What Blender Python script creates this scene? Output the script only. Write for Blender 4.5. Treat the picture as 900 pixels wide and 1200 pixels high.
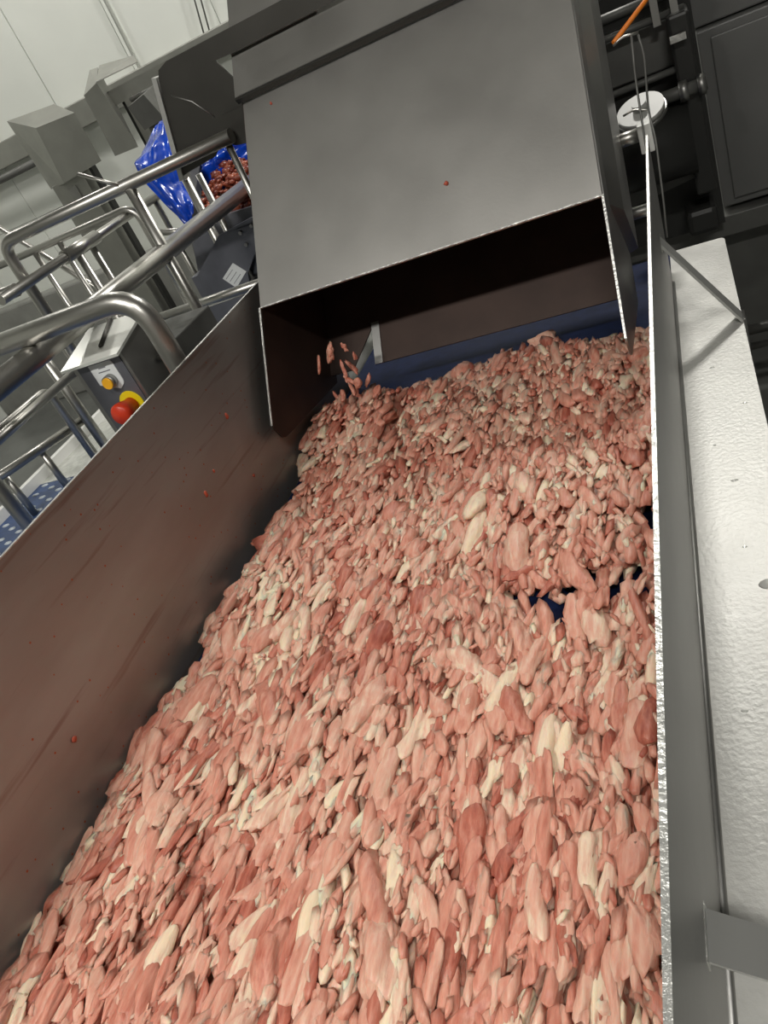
import bpy, bmesh, math, random
import numpy as np
from mathutils import Vector, Matrix

random.seed(7); RNG = np.random.default_rng(11)
for o in list(bpy.data.objects):
    bpy.data.objects.remove(o)
SC = bpy.context.scene
COL = SC.collection

# ------------------------------------------------------------------ camera, world, lights, exposure
CAM_Z = 1.9
cd = bpy.data.cameras.new('camera'); cam = bpy.data.objects.new('camera', cd); COL.objects.link(cam)
cd.sensor_fit = 'VERTICAL'; cd.sensor_height = 36.0; cd.lens = 27.0; cd.clip_start = 0.02; cd.clip_end = 60
RX = (0.89026355, -0.15675454, -0.42761995)
RY = (0.24849602, -0.61965803, 0.74449557)
RZ = (-0.3816812, -0.76905912, -0.51270608)
M = Matrix(((RX[0], -RX[1], -RX[2], 0), (RY[0], -RY[1], -RY[2], 0), (RZ[0], -RZ[1], -RZ[2], CAM_Z), (0, 0, 0, 1)))
cam.matrix_world = M
SC.camera = cam

w = bpy.data.worlds.new('world'); SC.world = w; w.use_nodes = True
w.node_tree.nodes['Background'].inputs[0].default_value = (0.9, 0.95, 1.0, 1)
w.node_tree.nodes['Background'].inputs[1].default_value = 0.05

CEIL = 4.6
# ceiling luminaires, the front row added as unseen fill light: (x, y, watts)
LIGHTS = [(-1.9, -1.7, 150), (0.9, -1.7, 105), (-5.6, 4.5, 26), (-3.4, 4.75, 34), (-0.1, 4.75, 120)]

vs = SC.view_settings
vs.view_transform = 'Standard'; vs.look = 'None'; vs.gamma = 1.0; vs.use_curve_mapping = False
vs.exposure = -0.06

# ------------------------------------------------------------------ helpers
MATS = {}
def mat(name, color, rough=0.5, metal=0.0, noise=0.0, nscale=20, stretch=(1, 1, 1), bump=0.0, bscale=60, rvar=0.0, color2=None, spec=0.5, coat=0.0):
    if name in MATS: return MATS[name]
    m = bpy.data.materials.new(name); m.use_nodes = True
    nt = m.node_tree; b = nt.nodes['Principled BSDF']
    b.inputs['Base Color'].default_value = (*color, 1)
    b.inputs['Roughness'].default_value = rough; b.inputs['Metallic'].default_value = metal
    b.inputs['Specular IOR Level'].default_value = spec
    if coat: b.inputs['Coat Weight'].default_value = coat; b.inputs['Coat Roughness'].default_value = 0.15
    tc = nt.nodes.new('ShaderNodeTexCoord'); mp = nt.nodes.new('ShaderNodeMapping')
    mp.inputs['Scale'].default_value = stretch
    nt.links.new(tc.outputs['Object'], mp.inputs['Vector'])
    if noise or color2 or rvar:
        n = nt.nodes.new('ShaderNodeTexNoise'); n.inputs['Scale'].default_value = nscale; n.inputs['Detail'].default_value = 5
        nt.links.new(mp.outputs[0], n.inputs['Vector'])
        if noise or color2:
            r = nt.nodes.new('ShaderNodeValToRGB')
            c2 = color2 or tuple(max(0, c * (1 - noise)) for c in color)
            r.color_ramp.elements[0].position = 0.35; r.color_ramp.elements[1].position = 0.65
            r.color_ramp.elements[0].color = (*c2, 1); r.color_ramp.elements[1].color = (*color, 1)
            nt.links.new(n.outputs['Fac'], r.inputs['Fac']); nt.links.new(r.outputs['Color'], b.inputs['Base Color'])
        if rvar:
            mr = nt.nodes.new('ShaderNodeMapRange'); mr.inputs['To Min'].default_value = max(0.02, rough - rvar); mr.inputs['To Max'].default_value = rough + rvar
            nt.links.new(n.outputs['Fac'], mr.inputs['Value']); nt.links.new(mr.outputs[0], b.inputs['Roughness'])
    if bump:
        n2 = nt.nodes.new('ShaderNodeTexNoise'); n2.inputs['Scale'].default_value = bscale; n2.inputs['Detail'].default_value = 3
        nt.links.new(mp.outputs[0], n2.inputs['Vector'])
        bp = nt.nodes.new('ShaderNodeBump'); bp.inputs['Strength'].default_value = bump; bp.inputs['Distance'].default_value = 0.004
        nt.links.new(n2.outputs['Fac'], bp.inputs['Height']); nt.links.new(bp.outputs[0], b.inputs['Normal'])
    MATS[name] = m
    return m

STEEL = mat('brushed_steel', (0.42, 0.415, 0.40), 0.42, 1.0, noise=0.12, nscale=9, rvar=0.06, bump=0.05, bscale=90)
TUBE = mat('polished_tube_steel', (0.48, 0.47, 0.44), 0.34, 1.0)
EDGE = mat('ground_steel_edge', (0.75, 0.75, 0.72), 0.42, 1.0, noise=0.25, nscale=60, bump=0.5, bscale=160)
CHUTE = mat('chute_sheet_steel', (0.44, 0.43, 0.41), 0.5, 1.0, noise=0.10, nscale=5, rvar=0.05, bump=0.04, bscale=120)
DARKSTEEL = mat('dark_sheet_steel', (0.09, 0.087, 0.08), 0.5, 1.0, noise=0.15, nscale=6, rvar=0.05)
HOODM = mat('satin_hood_steel', (0.36, 0.36, 0.33), 0.5, 0.75, noise=0.15, nscale=5, rvar=0.05)
WHITE = mat('white_wall_panel', (0.78, 0.80, 0.75), 0.45, 0, noise=0.05, nscale=2)
GREYP = mat('grey_kerb_paint', (0.28, 0.28, 0.26), 0.5, 0, noise=0.2, nscale=6)
FLOORM = mat('wet_grey_floor', (0.16, 0.165, 0.155), 0.35, 0, noise=0.3, nscale=3, bump=0.2, bscale=30)
CEILM = mat('ceiling_panel_paint', (0.42, 0.42, 0.40), 0.6, 0)
DARKHALL = mat('dark_hall_wall', (0.10, 0.10, 0.10), 0.6, 0, noise=0.2, nscale=2)
CAB = mat('charcoal_cabinet', (0.16, 0.16, 0.155), 0.45, 0.1, noise=0.12, nscale=4, bump=0.05)
BLACK = mat('black_machine', (0.035, 0.035, 0.033), 0.4, 0.2)
DGREY = mat('dark_grey_machine', (0.15, 0.15, 0.14), 0.5, 0.3, noise=0.2, nscale=8)
BELT = mat('dark_blue_belt', (0.009, 0.017, 0.058), 0.6, 0, noise=0.3, nscale=30, bump=0.1, spec=0.15)
BAG = mat('blue_plastic_liner', (0.004, 0.07, 0.62), 0.22, 0, noise=0.45, nscale=9, bump=0.6, bscale=16)
YEL = mat('yellow_plastic', (0.80, 0.62, 0.01), 0.4)
AMBER = mat('amber_button', (0.85, 0.42, 0.02), 0.35)
RED = mat('red_plastic', (0.55, 0.035, 0.008), 0.4)
LABELM = mat('printed_white_label', (0.72, 0.74, 0.74), 0.4)
INK = mat('grey_ink', (0.18, 0.18, 0.2), 0.6)
PANELG = mat('blue_grey_panel', (0.17, 0.175, 0.20), 0.4, 0.5, noise=0.1)
BLUEMAT = mat('blue_tread', (0.03, 0.07, 0.19), 0.5, 0, noise=0.25, nscale=30)
STUD = mat('pale_tread_stud', (0.55, 0.6, 0.65), 0.4)
TREAD = mat('tread_plate_aluminium', (0.75, 0.76, 0.72), 0.38, 0.7, noise=0.2, nscale=25, bump=0.9, bscale=45)
ORANGE = mat('orange_cord', (0.75, 0.20, 0.015), 0.5)
WHITEPL = mat('white_plastic', (0.8, 0.8, 0.77), 0.4)
EMIT = bpy.data.materials.new('luminaire_diffuser'); EMIT.use_nodes = True
EMIT.node_tree.nodes['Principled BSDF'].inputs['Emission Color'].default_value = (1, 0.98, 0.93, 1)
EMIT.node_tree.nodes['Principled BSDF'].inputs['Emission Strength'].default_value = 12

def tag(o, label=None, cat=None, group=None, kind=None):
    if label: o['label'] = label
    if cat: o['category'] = cat
    if group: o['group'] = group
    if kind: o['kind'] = kind
    return o
def empty(name, loc=(0, 0, 0)):
    o = bpy.data.objects.new(name, None); COL.objects.link(o); o.location = loc; o.empty_display_size = 0.05
    return o
def link(name, me, m, parent=None, smooth=False):
    o = bpy.data.objects.new(name, me); COL.objects.link(o)
    if m and not me.materials: me.materials.append(m)
    if smooth: me.polygons.foreach_set('use_smooth', [True] * len(me.polygons))
    if parent:
        o.parent = parent; o.location = -parent.location
    return o
def bm_obj(name, bm, m, parent=None, smooth=False):
    bmesh.ops.recalc_face_normals(bm, faces=bm.faces)
    me = bpy.data.meshes.new(name); bm.to_mesh(me); bm.free()
    return link(name, me, m, parent, smooth)
def rbox(bm, lo, hi, bev=0.0):
    r = bmesh.ops.create_cube(bm, size=1)
    for v in r['verts']:
        v.co = Vector([(lo[i] + hi[i]) / 2 + v.co[i] * (hi[i] - lo[i]) for i in range(3)])
    if bev:
        es = list({e for v in r['verts'] for e in v.link_edges})
        bmesh.ops.bevel(bm, geom=es, offset=bev, segments=2, profile=0.5, affect='EDGES')
def box(name, lo, hi, m, parent=None, bev=0.0):
    bm = bmesh.new(); rbox(bm, lo, hi, bev); return bm_obj(name, bm, m, parent)
def prism(name, pts, vec, m, parent=None, bev=0.0):
    """extrude a 3D polygon by vec"""
    bm = bmesh.new(); vec = Vector(vec)
    a = [bm.verts.new(p) for p in pts]; b = [bm.verts.new(Vector(p) + vec) for p in pts]
    bm.faces.new(a); bm.faces.new(b[::-1]); n = len(pts)
    for i in range(n): bm.faces.new((a[i], b[i], b[(i + 1) % n], a[(i + 1) % n]))
    if bev: bmesh.ops.bevel(bm, geom=list(bm.edges), offset=bev, segments=1, affect='EDGES')
    return bm_obj(name, bm, m, parent)
def roundc(pts, idx, r, n=6):
    """round corner idx of polygon pts"""
    p = [Vector(q) for q in pts]; out = []
    for i, q in enumerate(p):
        if i not in (idx if isinstance(idx, (list, tuple)) else [idx]): out.append(q); continue
        a = (p[i - 1] - q).normalized(); b = (p[(i + 1) % len(p)] - q).normalized()
        s, e = q + a * r, q + b * r
        for k in range(n + 1):
            t = k / n; out.append(s * (1 - t) ** 2 + q * 2 * t * (1 - t) + e * t * t)
    return out
def path(pts, fil=0.0, n=7):
    p = [Vector(q) for q in pts]
    if not fil: return p
    out = [p[0]]
    for i in range(1, len(p) - 1):
        a = p[i - 1] - p[i]; b = p[i + 1] - p[i]; r = min(fil, a.length * 0.49, b.length * 0.49)
        s, e = p[i] + a.normalized() * r, p[i] + b.normalized() * r
        for k in range(n + 1):
            t = k / n; out.append(s * (1 - t) ** 2 + p[i] * 2 * t * (1 - t) + e * t * t)
    return out + [p[-1]]
def sweep(bm, pts, r, seg=16):
    t0 = (pts[1] - pts[0]).normalized(); nrm = t0.orthogonal().normalized(); rings = []
    for i, p in enumerate(pts):
        t = ((pts[min(i + 1, len(pts) - 1)] - pts[i]).normalized() + (pts[i] - pts[max(i - 1, 0)]).normalized()).normalized()
        nrm = (nrm - t * nrm.dot(t)).normalized(); bi = t.cross(nrm)
        rings.append([bm.verts.new(p + (nrm * math.cos(a) + bi * math.sin(a)) * r) for a in [2 * math.pi * k / seg for k in range(seg)]])
    for a, b in zip(rings, rings[1:]):
        for k in range(seg): bm.faces.new((a[k], a[(k + 1) % seg], b[(k + 1) % seg], b[k]))
    bm.faces.new(rings[0][::-1]); bm.faces.new(rings[-1])
def tube(name, pts, r, m, parent=None, fil=0.0, seg=16):
    bm = bmesh.new(); sweep(bm, path(pts, fil), r, seg)
    o = bm_obj(name, bm, m, parent)
    for p in o.data.polygons: p.use_smooth = len(p.vertices) == 4
    return o

# ------------------------------------------------------------------ room shell
tag(box('floor', (-7, -4, -0.1), (4, 6.6, 0), FLOORM), kind='structure')
tag(box('ceiling', (-7, -4, CEIL), (4, 6.6, CEIL + 0.1), CEILM), kind='structure')
tag(box('wall_left', (-7.1, -4, 0), (-7, 6.6, CEIL), WHITE), kind='structure')
tag(box('wall_right', (4, -4, 0), (4.1, 6.6, CEIL), DARKHALL), kind='structure')
tag(box('wall_front', (-7, -4.1, 0), (4, -4, CEIL), GREYP), kind='structure')
wb = tag(box('wall_back', (-7, 6.04, 0), (4, 6.6, CEIL), mat('wall_joint', (0.10, 0.10, 0.10), 0.7)), kind='structure')
xs = [-7, -6.15, -5.32, -4.5, -3.68, -2.86, -2.04, -1.22, -0.4, 0.42, 1.24, 2.06, 2.88, 3.99]
for a, b in zip(xs, xs[1:]):
    g = 0.006 if abs(a + 4.5) < 0.01 else 0.003
    h = 0.006 if abs(b + 4.5) < 0.01 else 0.003
    box('panel', (a + g, 6.0, 1.585), (b - h, 6.04, CEIL), WHITE, wb)
    box('panel', (a + g, 6.0, 0.0), (b - h, 6.04, 1.581), WHITE, wb)
tag(box('baseboard_back', (-7, 5.8, 0), (-0.6, 5.995, 1.0), GREYP, bev=0.02), kind='structure')

# luminaires
for i, (x, y, p) in enumerate(LIGHTS):
    t = empty('ceiling_light', (x, y, CEIL))
    tag(t, ['ceiling panel lamp of the front row, nearer the left wall', 'ceiling panel lamp of the front row, nearer the right wall',
            'leftmost ceiling panel lamp of the back row', 'middle ceiling panel lamp of the back row', 'ceiling panel lamp straight behind the chute'][i], 'light', 'ceiling lamps')
    hx = 0.55 if y < 0 else 0.24
    box('housing', (x - hx - 0.04, y - 0.16, CEIL - 0.06), (x + hx + 0.04, y + 0.16, CEIL), WHITEPL, t, 0.01)
    box('diffuser', (x - hx, y - 0.12, CEIL - 0.075), (x + hx, y + 0.12, CEIL - 0.06), EMIT, t)
    ld = bpy.data.lights.new('luminaire_light', 'AREA'); ld.shape = 'RECTANGLE'; ld.size = 2 * hx; ld.size_y = 0.24; ld.energy = p; ld.color = (1, 0.975, 0.92)
    lo = bpy.data.objects.new('luminaire_light', ld); COL.objects.link(lo); lo.location = (x, y, CEIL - 0.085)

# ------------------------------------------------------------------ conveyor
BZ = 0.90; WT = 1.40; XL = -1.195; XR = -0.089; YN = -0.5; YF = 2.13
conv = tag(empty('conveyor', (-0.64, 0.8, 0)), 'stainless conveyor trough with dark blue belt carrying minced meat', 'conveyor')
# belt with rounded far nose
bm = bmesh.new(); prof = []
for k in range(9):
    a = math.pi / 2 - math.pi * k / 8; prof.append((2.62 + 0.05 * math.cos(a), BZ - 0.05 + 0.05 * math.sin(a)))
prof = [(YN, BZ)] + prof + [(YN, BZ - 0.1)]
A = [bm.verts.new((XL + 0.012, y, z)) for y, z in prof]; B = [bm.verts.new((XR - 0.02, y, z)) for y, z in prof]
bm.faces.new(A); bm.faces.new(B[::-1])
for i in range(len(prof)): bm.faces.new((A[i], B[i], B[(i + 1) % len(prof)], A[(i + 1) % len(prof)]))
bm_obj('belt', bm, BELT, conv)

# stained inner wall material
def wall_mat():
    m = bpy.data.materials.new('meat_smeared_steel'); m.use_nodes = True; nt = m.node_tree; b = nt.nodes['Principled BSDF']
    b.inputs['Metallic'].default_value = 0.8
    tc = nt.nodes.new('ShaderNodeTexCoord')
    mp = nt.nodes.new('ShaderNodeMapping'); mp.inputs['Scale'].default_value = (1, 0.5, 2.0); nt.links.new(tc.outputs['Object'], mp.inputs[0])
    n = nt.nodes.new('ShaderNodeTexNoise'); n.inputs['Scale'].default_value = 4; n.inputs['Detail'].default_value = 6; nt.links.new(mp.outputs[0], n.inputs['Vector'])
    r = nt.nodes.new('ShaderNodeValToRGB'); e = r.color_ramp.elements
    e[0].position = 0.3; e[0].color = (0.29, 0.26, 0.24, 1); e[1].position = 0.7; e[1].color = (0.38, 0.37, 0.35, 1)
    nt.links.new(n.outputs['Fac'], r.inputs['Fac'])
    # thin dragged smears along the belt direction
    mp2 = nt.nodes.new('ShaderNodeMapping'); mp2.inputs['Scale'].default_value = (1, 1.2, 22); mp2.inputs['Rotation'].default_value = (0.0, 0, 0); nt.links.new(tc.outputs['Object'], mp2.inputs[0])
    n2 = nt.nodes.new('ShaderNodeTexNoise'); n2.inputs['Scale'].default_value = 2.2; n2.inputs['Detail'].default_value = 4; nt.links.new(mp2.outputs[0], n2.inputs['Vector'])
    r2 = nt.nodes.new('ShaderNodeValToRGB'); r2.color_ramp.elements[0].position = 0.60; r2.color_ramp.elements[0].color = (0, 0, 0, 1); r2.color_ramp.elements[1].position = 0.72; r2.color_ramp.elements[1].color = (0.4, 0.4, 0.4, 1)
    nt.links.new(n2.outputs['Fac'], r2.inputs['Fac'])
    mx = nt.nodes.new('ShaderNodeMix'); mx.data_type = 'RGBA'; mx.inputs[7].default_value = (0.16, 0.05, 0.03, 1)
    nt.links.new(r2.outputs['Color'], mx.inputs[0]); nt.links.new(r.outputs['Color'], mx.inputs[6]); nt.links.new(mx.outputs[2], b.inputs['Base Color'])
    # small red specks
    v = nt.nodes.new('ShaderNodeTexVoronoi'); v.inputs['Scale'].default_value = 38; nt.links.new(tc.outputs['Object'], v.inputs['Vector'])
    lt = nt.nodes.new('ShaderNodeMath'); lt.operation = 'LESS_THAN'; lt.inputs[1].default_value = 0.09; nt.links.new(v.outputs['Distance'], lt.inputs[0])
    mx2 = nt.nodes.new('ShaderNodeMix'); mx2.data_type = 'RGBA'; mx2.inputs[7].default_value = (0.40, 0.13, 0.07, 1)
    nt.links.new(lt.outputs[0], mx2.inputs[0]); nt.links.new(mx.outputs[2], mx2.inputs[6]); nt.links.new(mx2.outputs[2], b.inputs['Base Color'])
    mr = nt.nodes.new('ShaderNodeMapRange'); mr.inputs['To Min'].default_value = 0.36; mr.inputs['To Max'].default_value = 0.52
    nt.links.new(n.outputs['Fac'], mr.inputs['Value']); nt.links.new(mr.outputs[0], b.inputs['Roughness'])
    return m
SMEAR = wall_mat()
wl = box('side_wall', (XL - 0.006, YN, 0.80), (XL, 2.28, WT), SMEAR, conv)
wl['label'] = 'tall left trough wall smeared with meat juice'
box('top_edge', (XL - 0.0065, YN, WT - 0.001), (XL + 0.0005, 2.28, WT + 0.0015), EDGE, wl).location = (0, 0, 0)
# right wall leans a little
prism_pts = [(XR, YN, WT), (XR + 0.0046, YN, WT), (-0.097, YN, 1.01), (-0.100, YN, 0.80), (-0.106, YN, 0.80), (-0.103, YN, 1.01)]
wr = prism('side_wall', prism_pts, (0, YF - YN, 0), STEEL, conv)
wr['label'] = 'right trough wall with bright ground top edge'
box('top_edge', (XR - 0.0004, YN, WT - 0.001), (XR + 0.0050, YF, WT + 0.0012), EDGE, wr).location = (0, 0, 0)
# drip tray on the right
TZ = 1.01
STRAPM = mat('pale_strap_steel', (0.55, 0.55, 0.53), 0.45, 0.8)
TRAYM = mat('wet_tray_steel', (0.60, 0.595, 0.565), 0.44, 0.3, noise=0.16, nscale=9, rvar=0.08, bump=0.22, bscale=130)
pts = roundc([(-0.098, YN, TZ - 0.004), (0.050, YN, TZ - 0.004), (0.050, 2.36, TZ - 0.004), (-0.098, 2.36, TZ - 0.004)], [2], 0.02)
tray = prism('drip_tray', pts, (0, 0, 0.004), TRAYM, conv)
bm = bmesh.new()   # raised weld bead / folded lip along the wall foot
sweep(bm, [Vector((-0.0955, YN, TZ + 0.004)), Vector((-0.0955, 2.12, TZ + 0.004))], 0.006, 10)
bm_obj('weld_bead', bm, STEEL, tray, True).location = (0, 0, 0)
prism('edge_flange', [(0.047, YN, TZ - 0.03), (0.050, YN, TZ - 0.03), (0.050, YN, TZ - 0.004), (0.047, YN, TZ - 0.004)], (0, 2.31 - YN, 0), STEEL, tray).location = (0, 0, 0)
st = prism('strap', [(-0.094, 1.80, 1.242), (-0.090, 1.80, 1.246), (0.050, 1.80, TZ + 0.004), (0.046, 1.80, TZ)], (0, 0.05, 0), STRAPM, conv)
box('weld_tab', (-0.096, 1.797, 1.225), (-0.089, 1.853, 1.252), EDGE, st).location = (0, 0, 0)
st = prism('strap', [(-0.096, 0.307, 1.190), (-0.096, 0.307, 1.194), (0.16, 0.307, 1.044), (0.16, 0.307, 1.040)], (0, 0.044, 0), STRAPM, conv)
box('weld_tab', (-0.097, 0.304, 1.180), (-0.090, 0.354, 1.198), EDGE, st).location = (0, 0, 0)
box('strap_foot', (0.156, 0.30, 0.80), (0.162, 0.36, 1.042), STRAPM, st).location = (0, 0, 0)
for i, (x, y, r) in enumerate([(0.006, 0.93, 0.016), (-0.02, 1.2, 0.005), (0.02, 1.45, 0.004), (-0.03, 1.62, 0.005), (0.03, 1.12, 0.004), (-0.045, 1.32, 0.004), (0.0, 0.78, 0.005), (-0.05, 0.7, 0.004), (-0.02, 1.02, 0.003), (0.035, 1.55, 0.003)]):
    bm = bmesh.new(); bmesh.ops.create_uvsphere(bm, u_segments=14, v_segments=8, radius=1)
    for v in bm.verts: v.co = Vector((x + v.co.x * r * (1.0 + 0.3 * math.sin(i)), y + v.co.y * r * 0.7, TZ + max(v.co.z, -0.1) * r * 0.2))
    if 'water' not in MATS:
        wm = mat('water', (0.58, 0.58, 0.55), 0.06, 0.2)
    tag(bm_obj('water_droplet', bm, MATS['water'], None, True), 'large flat water drop lying on the drip tray' if i == 0 else 'tiny clear water drop on the wet drip tray', 'water drop', 'water drops on the drip tray')
for x in (XL - 0.0, XR - 0.06):
    for y in (-0.3, 0.9, 2.15):
        box('leg', (x - 0.03, y, 0), (x + 0.03, y + 0.06, 0.79), STEEL, conv, 0.004)
bm = bmesh.new(); sweep(bm, [Vector((XL + 0.01, 2.62, BZ - 0.05)), Vector((XR - 0.02, 2.62, BZ - 0.05))], 0.045, 20)
bm_obj('end_roller', bm, BLACK, conv, True)

# ------------------------------------------------------------------ discharge chute
S = Vector((0, -0.69, -0.72)).normalized(); N = Vector((0, 0.72, -0.69)).normalized()   # down-slope, into the duct
CL, CR = -1.157, -0.196
def cp(x, s, n): return Vector((x, 1.9, 1.36)) + S * s + N * n
chute = tag(empty('discharge_chute', (-0.68, 1.9, 1.36)), 'large sloping grey steel chute dropping meat onto the belt', 'chute')
def slab(name, x0, x1, s0, s1, n0, n1, m, parent):
    p = [cp(x0, s0, n0), cp(x1, s0, n0), cp(x1, s1, n0), cp(x0, s1, n0)]
    return prism(name, p, N * (n1 - n0), m, parent)
slab('cover_plate', CL, CR, -1.05, 0, 0, 0.005, CHUTE, chute)
# side plates
DARKIN = mat('juice_filmed_steel', (0.055, 0.034, 0.027), 0.55, 0.5, noise=0.3, nscale=7)  # chute interior shade put into the dark colour, along with brown juice film
def side(x, t, m):
    pl = [cp(x, -1.05, 0), Vector((x, 1.665, 1.10)), Vector((x, 1.69, 1.045)), Vector((x, 2.12, 0.985)), cp(x, -0.1, 0.40), cp(x, -1.05, 0.40)]
    pl = roundc(pl, [1, 2], 0.02)
    o = prism('side_plate', pl, (t, 0, 0), m, chute)
    return o
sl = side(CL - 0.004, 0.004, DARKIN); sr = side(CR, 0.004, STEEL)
for pl_, x in ((sl, CL - 0.005), (sr, CR - 0.001)):
    a = cp(x, 0, -0.002)
    prism('front_edge', [a, Vector((x, 1.668, 1.105)), Vector((x, 1.671, 1.105)), a + Vector((0, 0.003, 0))], (0.0055, 0, 0), EDGE, pl_).location = (0, 0, 0)
# lip along the bottom of the cover
slab('lip', CL, CR, -0.003, 0.001, -0.001, 0.0055, EDGE, chute)
# floor plate, back part
fpl = [cp(CL, -1.05, 0.379), cp(CR, -1.05, 0.379), cp(CR, 0.107, 0.379), cp(-0.994, 0.107, 0.379), cp(-0.979, -0.037, 0.379), cp(-1.074, 0.106, 0.379), cp(CL, 0.106, 0.379)]
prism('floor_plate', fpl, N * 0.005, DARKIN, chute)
slab('floor_flange', -0.992, -0.965, -0.03, 0.108, 0.374, 0.379, STEEL, chute)
slab('end_cap', CL, CR, -1.06, -1.05, 0, 0.40, DARKSTEEL, chute)  # unseen cap added over the duct top to keep its inside dark
# upper overlapping cover
uc = slab('upper_cover', CL - 0.008, CR, -1.04, -0.645, -0.028, -0.022, CHUTE, chute)
slab('lip', CL - 0.008, CR, -0.647, -0.637, -0.028, -0.010, DARKSTEEL, uc).location = (0, 0, 0)
fp = roundc([cp(CL - 0.008, -0.86, -0.034), cp(-0.865, -0.86, -0.034), cp(-0.865, -0.785, -0.034), cp(CL - 0.008, -0.785, -0.034)], [1], 0.025)
prism('stiffener', fp, N * 0.006, CHUTE, uc).location = (0, 0, 0)
slab('stiffener_gap', CL - 0.007, -0.87, -0.785, -0.779, -0.0292, -0.028, DARKSTEEL, uc).location = (0, 0, 0)
# channel profile on the right flank
prism('side_channel', [cp(CR + 0.004, -1.04, 0.09), cp(CR + 0.03, -1.04, 0.14), cp(CR + 0.03, -1.04, 0.38), cp(CR + 0.004, -1.04, 0.40)], S * 1.02, STEEL, chute)
# pivot pin
tube('pivot_pin', [(CR, 2.40, 1.345), (-0.105, 2.40, 1.345)], 0.019, TUBE, chute)
box('pin_block', (-0.118, 2.36, 1.30), (-0.082, 2.41, 1.375), WHITEPL, chute, 0.003)
tube('pivot_pin', [(CR, 2.30, 1.17), (-0.10, 2.30, 1.17)], 0.017, STEEL, chute)
# rounded bracket at the left
tp = roundc([(-1.285, 2.372, 1.818), (-1.165, 2.372, 1.818), (-1.165, 2.372, 1.715), (-1.275, 2.372, 1.73)], [0, 3], 0.035)
prism('hinge_tab', tp, (0, 0.006, 0), DARKSTEEL, chute)

# dark guard sheet and bar behind the rail
PZ = 0.75
gs = tag(empty('guard_sheet', (-1.4, 2.5, 1.6)), 'dark sheet metal guard with rounded corner left of the chute', 'guard panel')
def g(x, z, y=2.40): return (x * 0.9717, y, 1.9 + (z - 1.9) * 0.9717)
sh = [(-1.545, 1.70), (-1.455, 1.975), (-1.44, 2.0), (-1.40, 2.012), (-0.45, 2.012), (-0.45, 1.952), (-1.20, 1.952), (-1.245, 1.955), (-1.20, 1.868), (-1.175, 1.862), (-1.175, 1.745), (-1.345, 1.748), (-1.395, 1.715), (-1.515, 1.705)]
prism('sheet', [g(*p) for p in sh], (0, 0.006, 0), DARKSTEEL, gs)
prism('edge_flange', [g(-1.556, 1.69, 2.392), g(-1.471, 1.99, 2.392), g(-1.455, 1.985, 2.392), g(-1.538, 1.69, 2.392)], (0, 0.05, 0), STRAPM, gs)
tube('fold_line', [g(-1.44, 1.925, 2.399), g(-1.38, 1.885, 2.399), g(-1.33, 1.82, 2.399)], 0.002, STEEL, gs, seg=8)
tube('support_post', [(-1.815, 2.92, PZ), (-1.815, 2.92, 1.665)], 0.018, TUBE, gs)
tube('support_post', [(-1.75, 2.92, PZ), (-1.75, 2.92, 1.65)], 0.014, TUBE, gs)
tube('support_bar', [(-1.815, 2.92, 1.66), (-1.50, 2.42, 1.715)], 0.014, TUBE, gs)

# ------------------------------------------------------------------ minced meat
def meat_material():
    m = bpy.data.materials.new('minced_meat'); m.use_nodes = True; nt = m.node_tree; b = nt.nodes['Principled BSDF']
    at = nt.nodes.new('ShaderNodeAttribute'); at.attribute_name = 'tint'
    tc = nt.nodes.new('ShaderNodeTexCoord')
    mp = nt.nodes.new('ShaderNodeMapping'); mp.inputs['Scale'].default_value = (1, 0.16, 1); ge = nt.nodes.new('ShaderNodeNewGeometry'); nt.links.new(ge.outputs['Position'], mp.inputs[0])
    n = nt.nodes.new('ShaderNodeTexNoise'); n.inputs['Scale'].default_value = 110; n.inputs['Detail'].default_value = 4; n.inputs['Roughness'].default_value = 0.6
    nt.links.new(mp.outputs[0], n.inputs['Vector'])
    sub = nt.nodes.new('ShaderNodeMath'); sub.operation = 'MULTIPLY_ADD'; sub.inputs[1].default_value = 0.9; sub.inputs[2].default_value = -0.45
    nt.links.new(n.outputs['Fac'], sub.inputs[0])
    ad = nt.nodes.new('ShaderNodeMath'); ad.operation = 'ADD'; nt.links.new(sub.outputs[0], ad.inputs[0]); nt.links.new(at.outputs['Fac'], ad.inputs[1])
    r = nt.nodes.new('ShaderNodeValToRGB'); e = r.color_ramp.elements
    e[0].position = 0.0; e[0].color = (0.24, 0.05, 0.033, 1)
    e[1].position = 1.0; e[1].color = (0.76, 0.62, 0.44, 1)
    for p, c in ((0.25, (0.42, 0.135, 0.09)), (0.5, (0.58, 0.27, 0.195)), (0.72, (0.66, 0.40, 0.30)), (0.86, (0.72, 0.55, 0.41))):
        q = e.new(p); q.color = (*c, 1)
    nt.links.new(ad.outputs[0], r.inputs['Fac']); nt.links.new(r.outputs['Color'], b.inputs['Base Color'])
    b.inputs['Roughness'].default_value = 0.45; b.inputs['Specular IOR Level'].default_value = 0.35
    b.inputs['Subsurface Weight'].default_value = 0.5; b.inputs['Subsurface Radius'].default_value = (1.0, 0.35, 0.25); b.inputs['Subsurface Scale'].default_value = 0.008
    bp = nt.nodes.new('ShaderNodeBump'); bp.inputs['Strength'].default_value = 0.6; bp.inputs['Distance'].default_value = 0.004
    nt.links.new(n.outputs['Fac'], bp.inputs['Height']); nt.links.new(bp.outputs[0], b.inputs['Normal'])
    return m
MEAT = meat_material()

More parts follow.
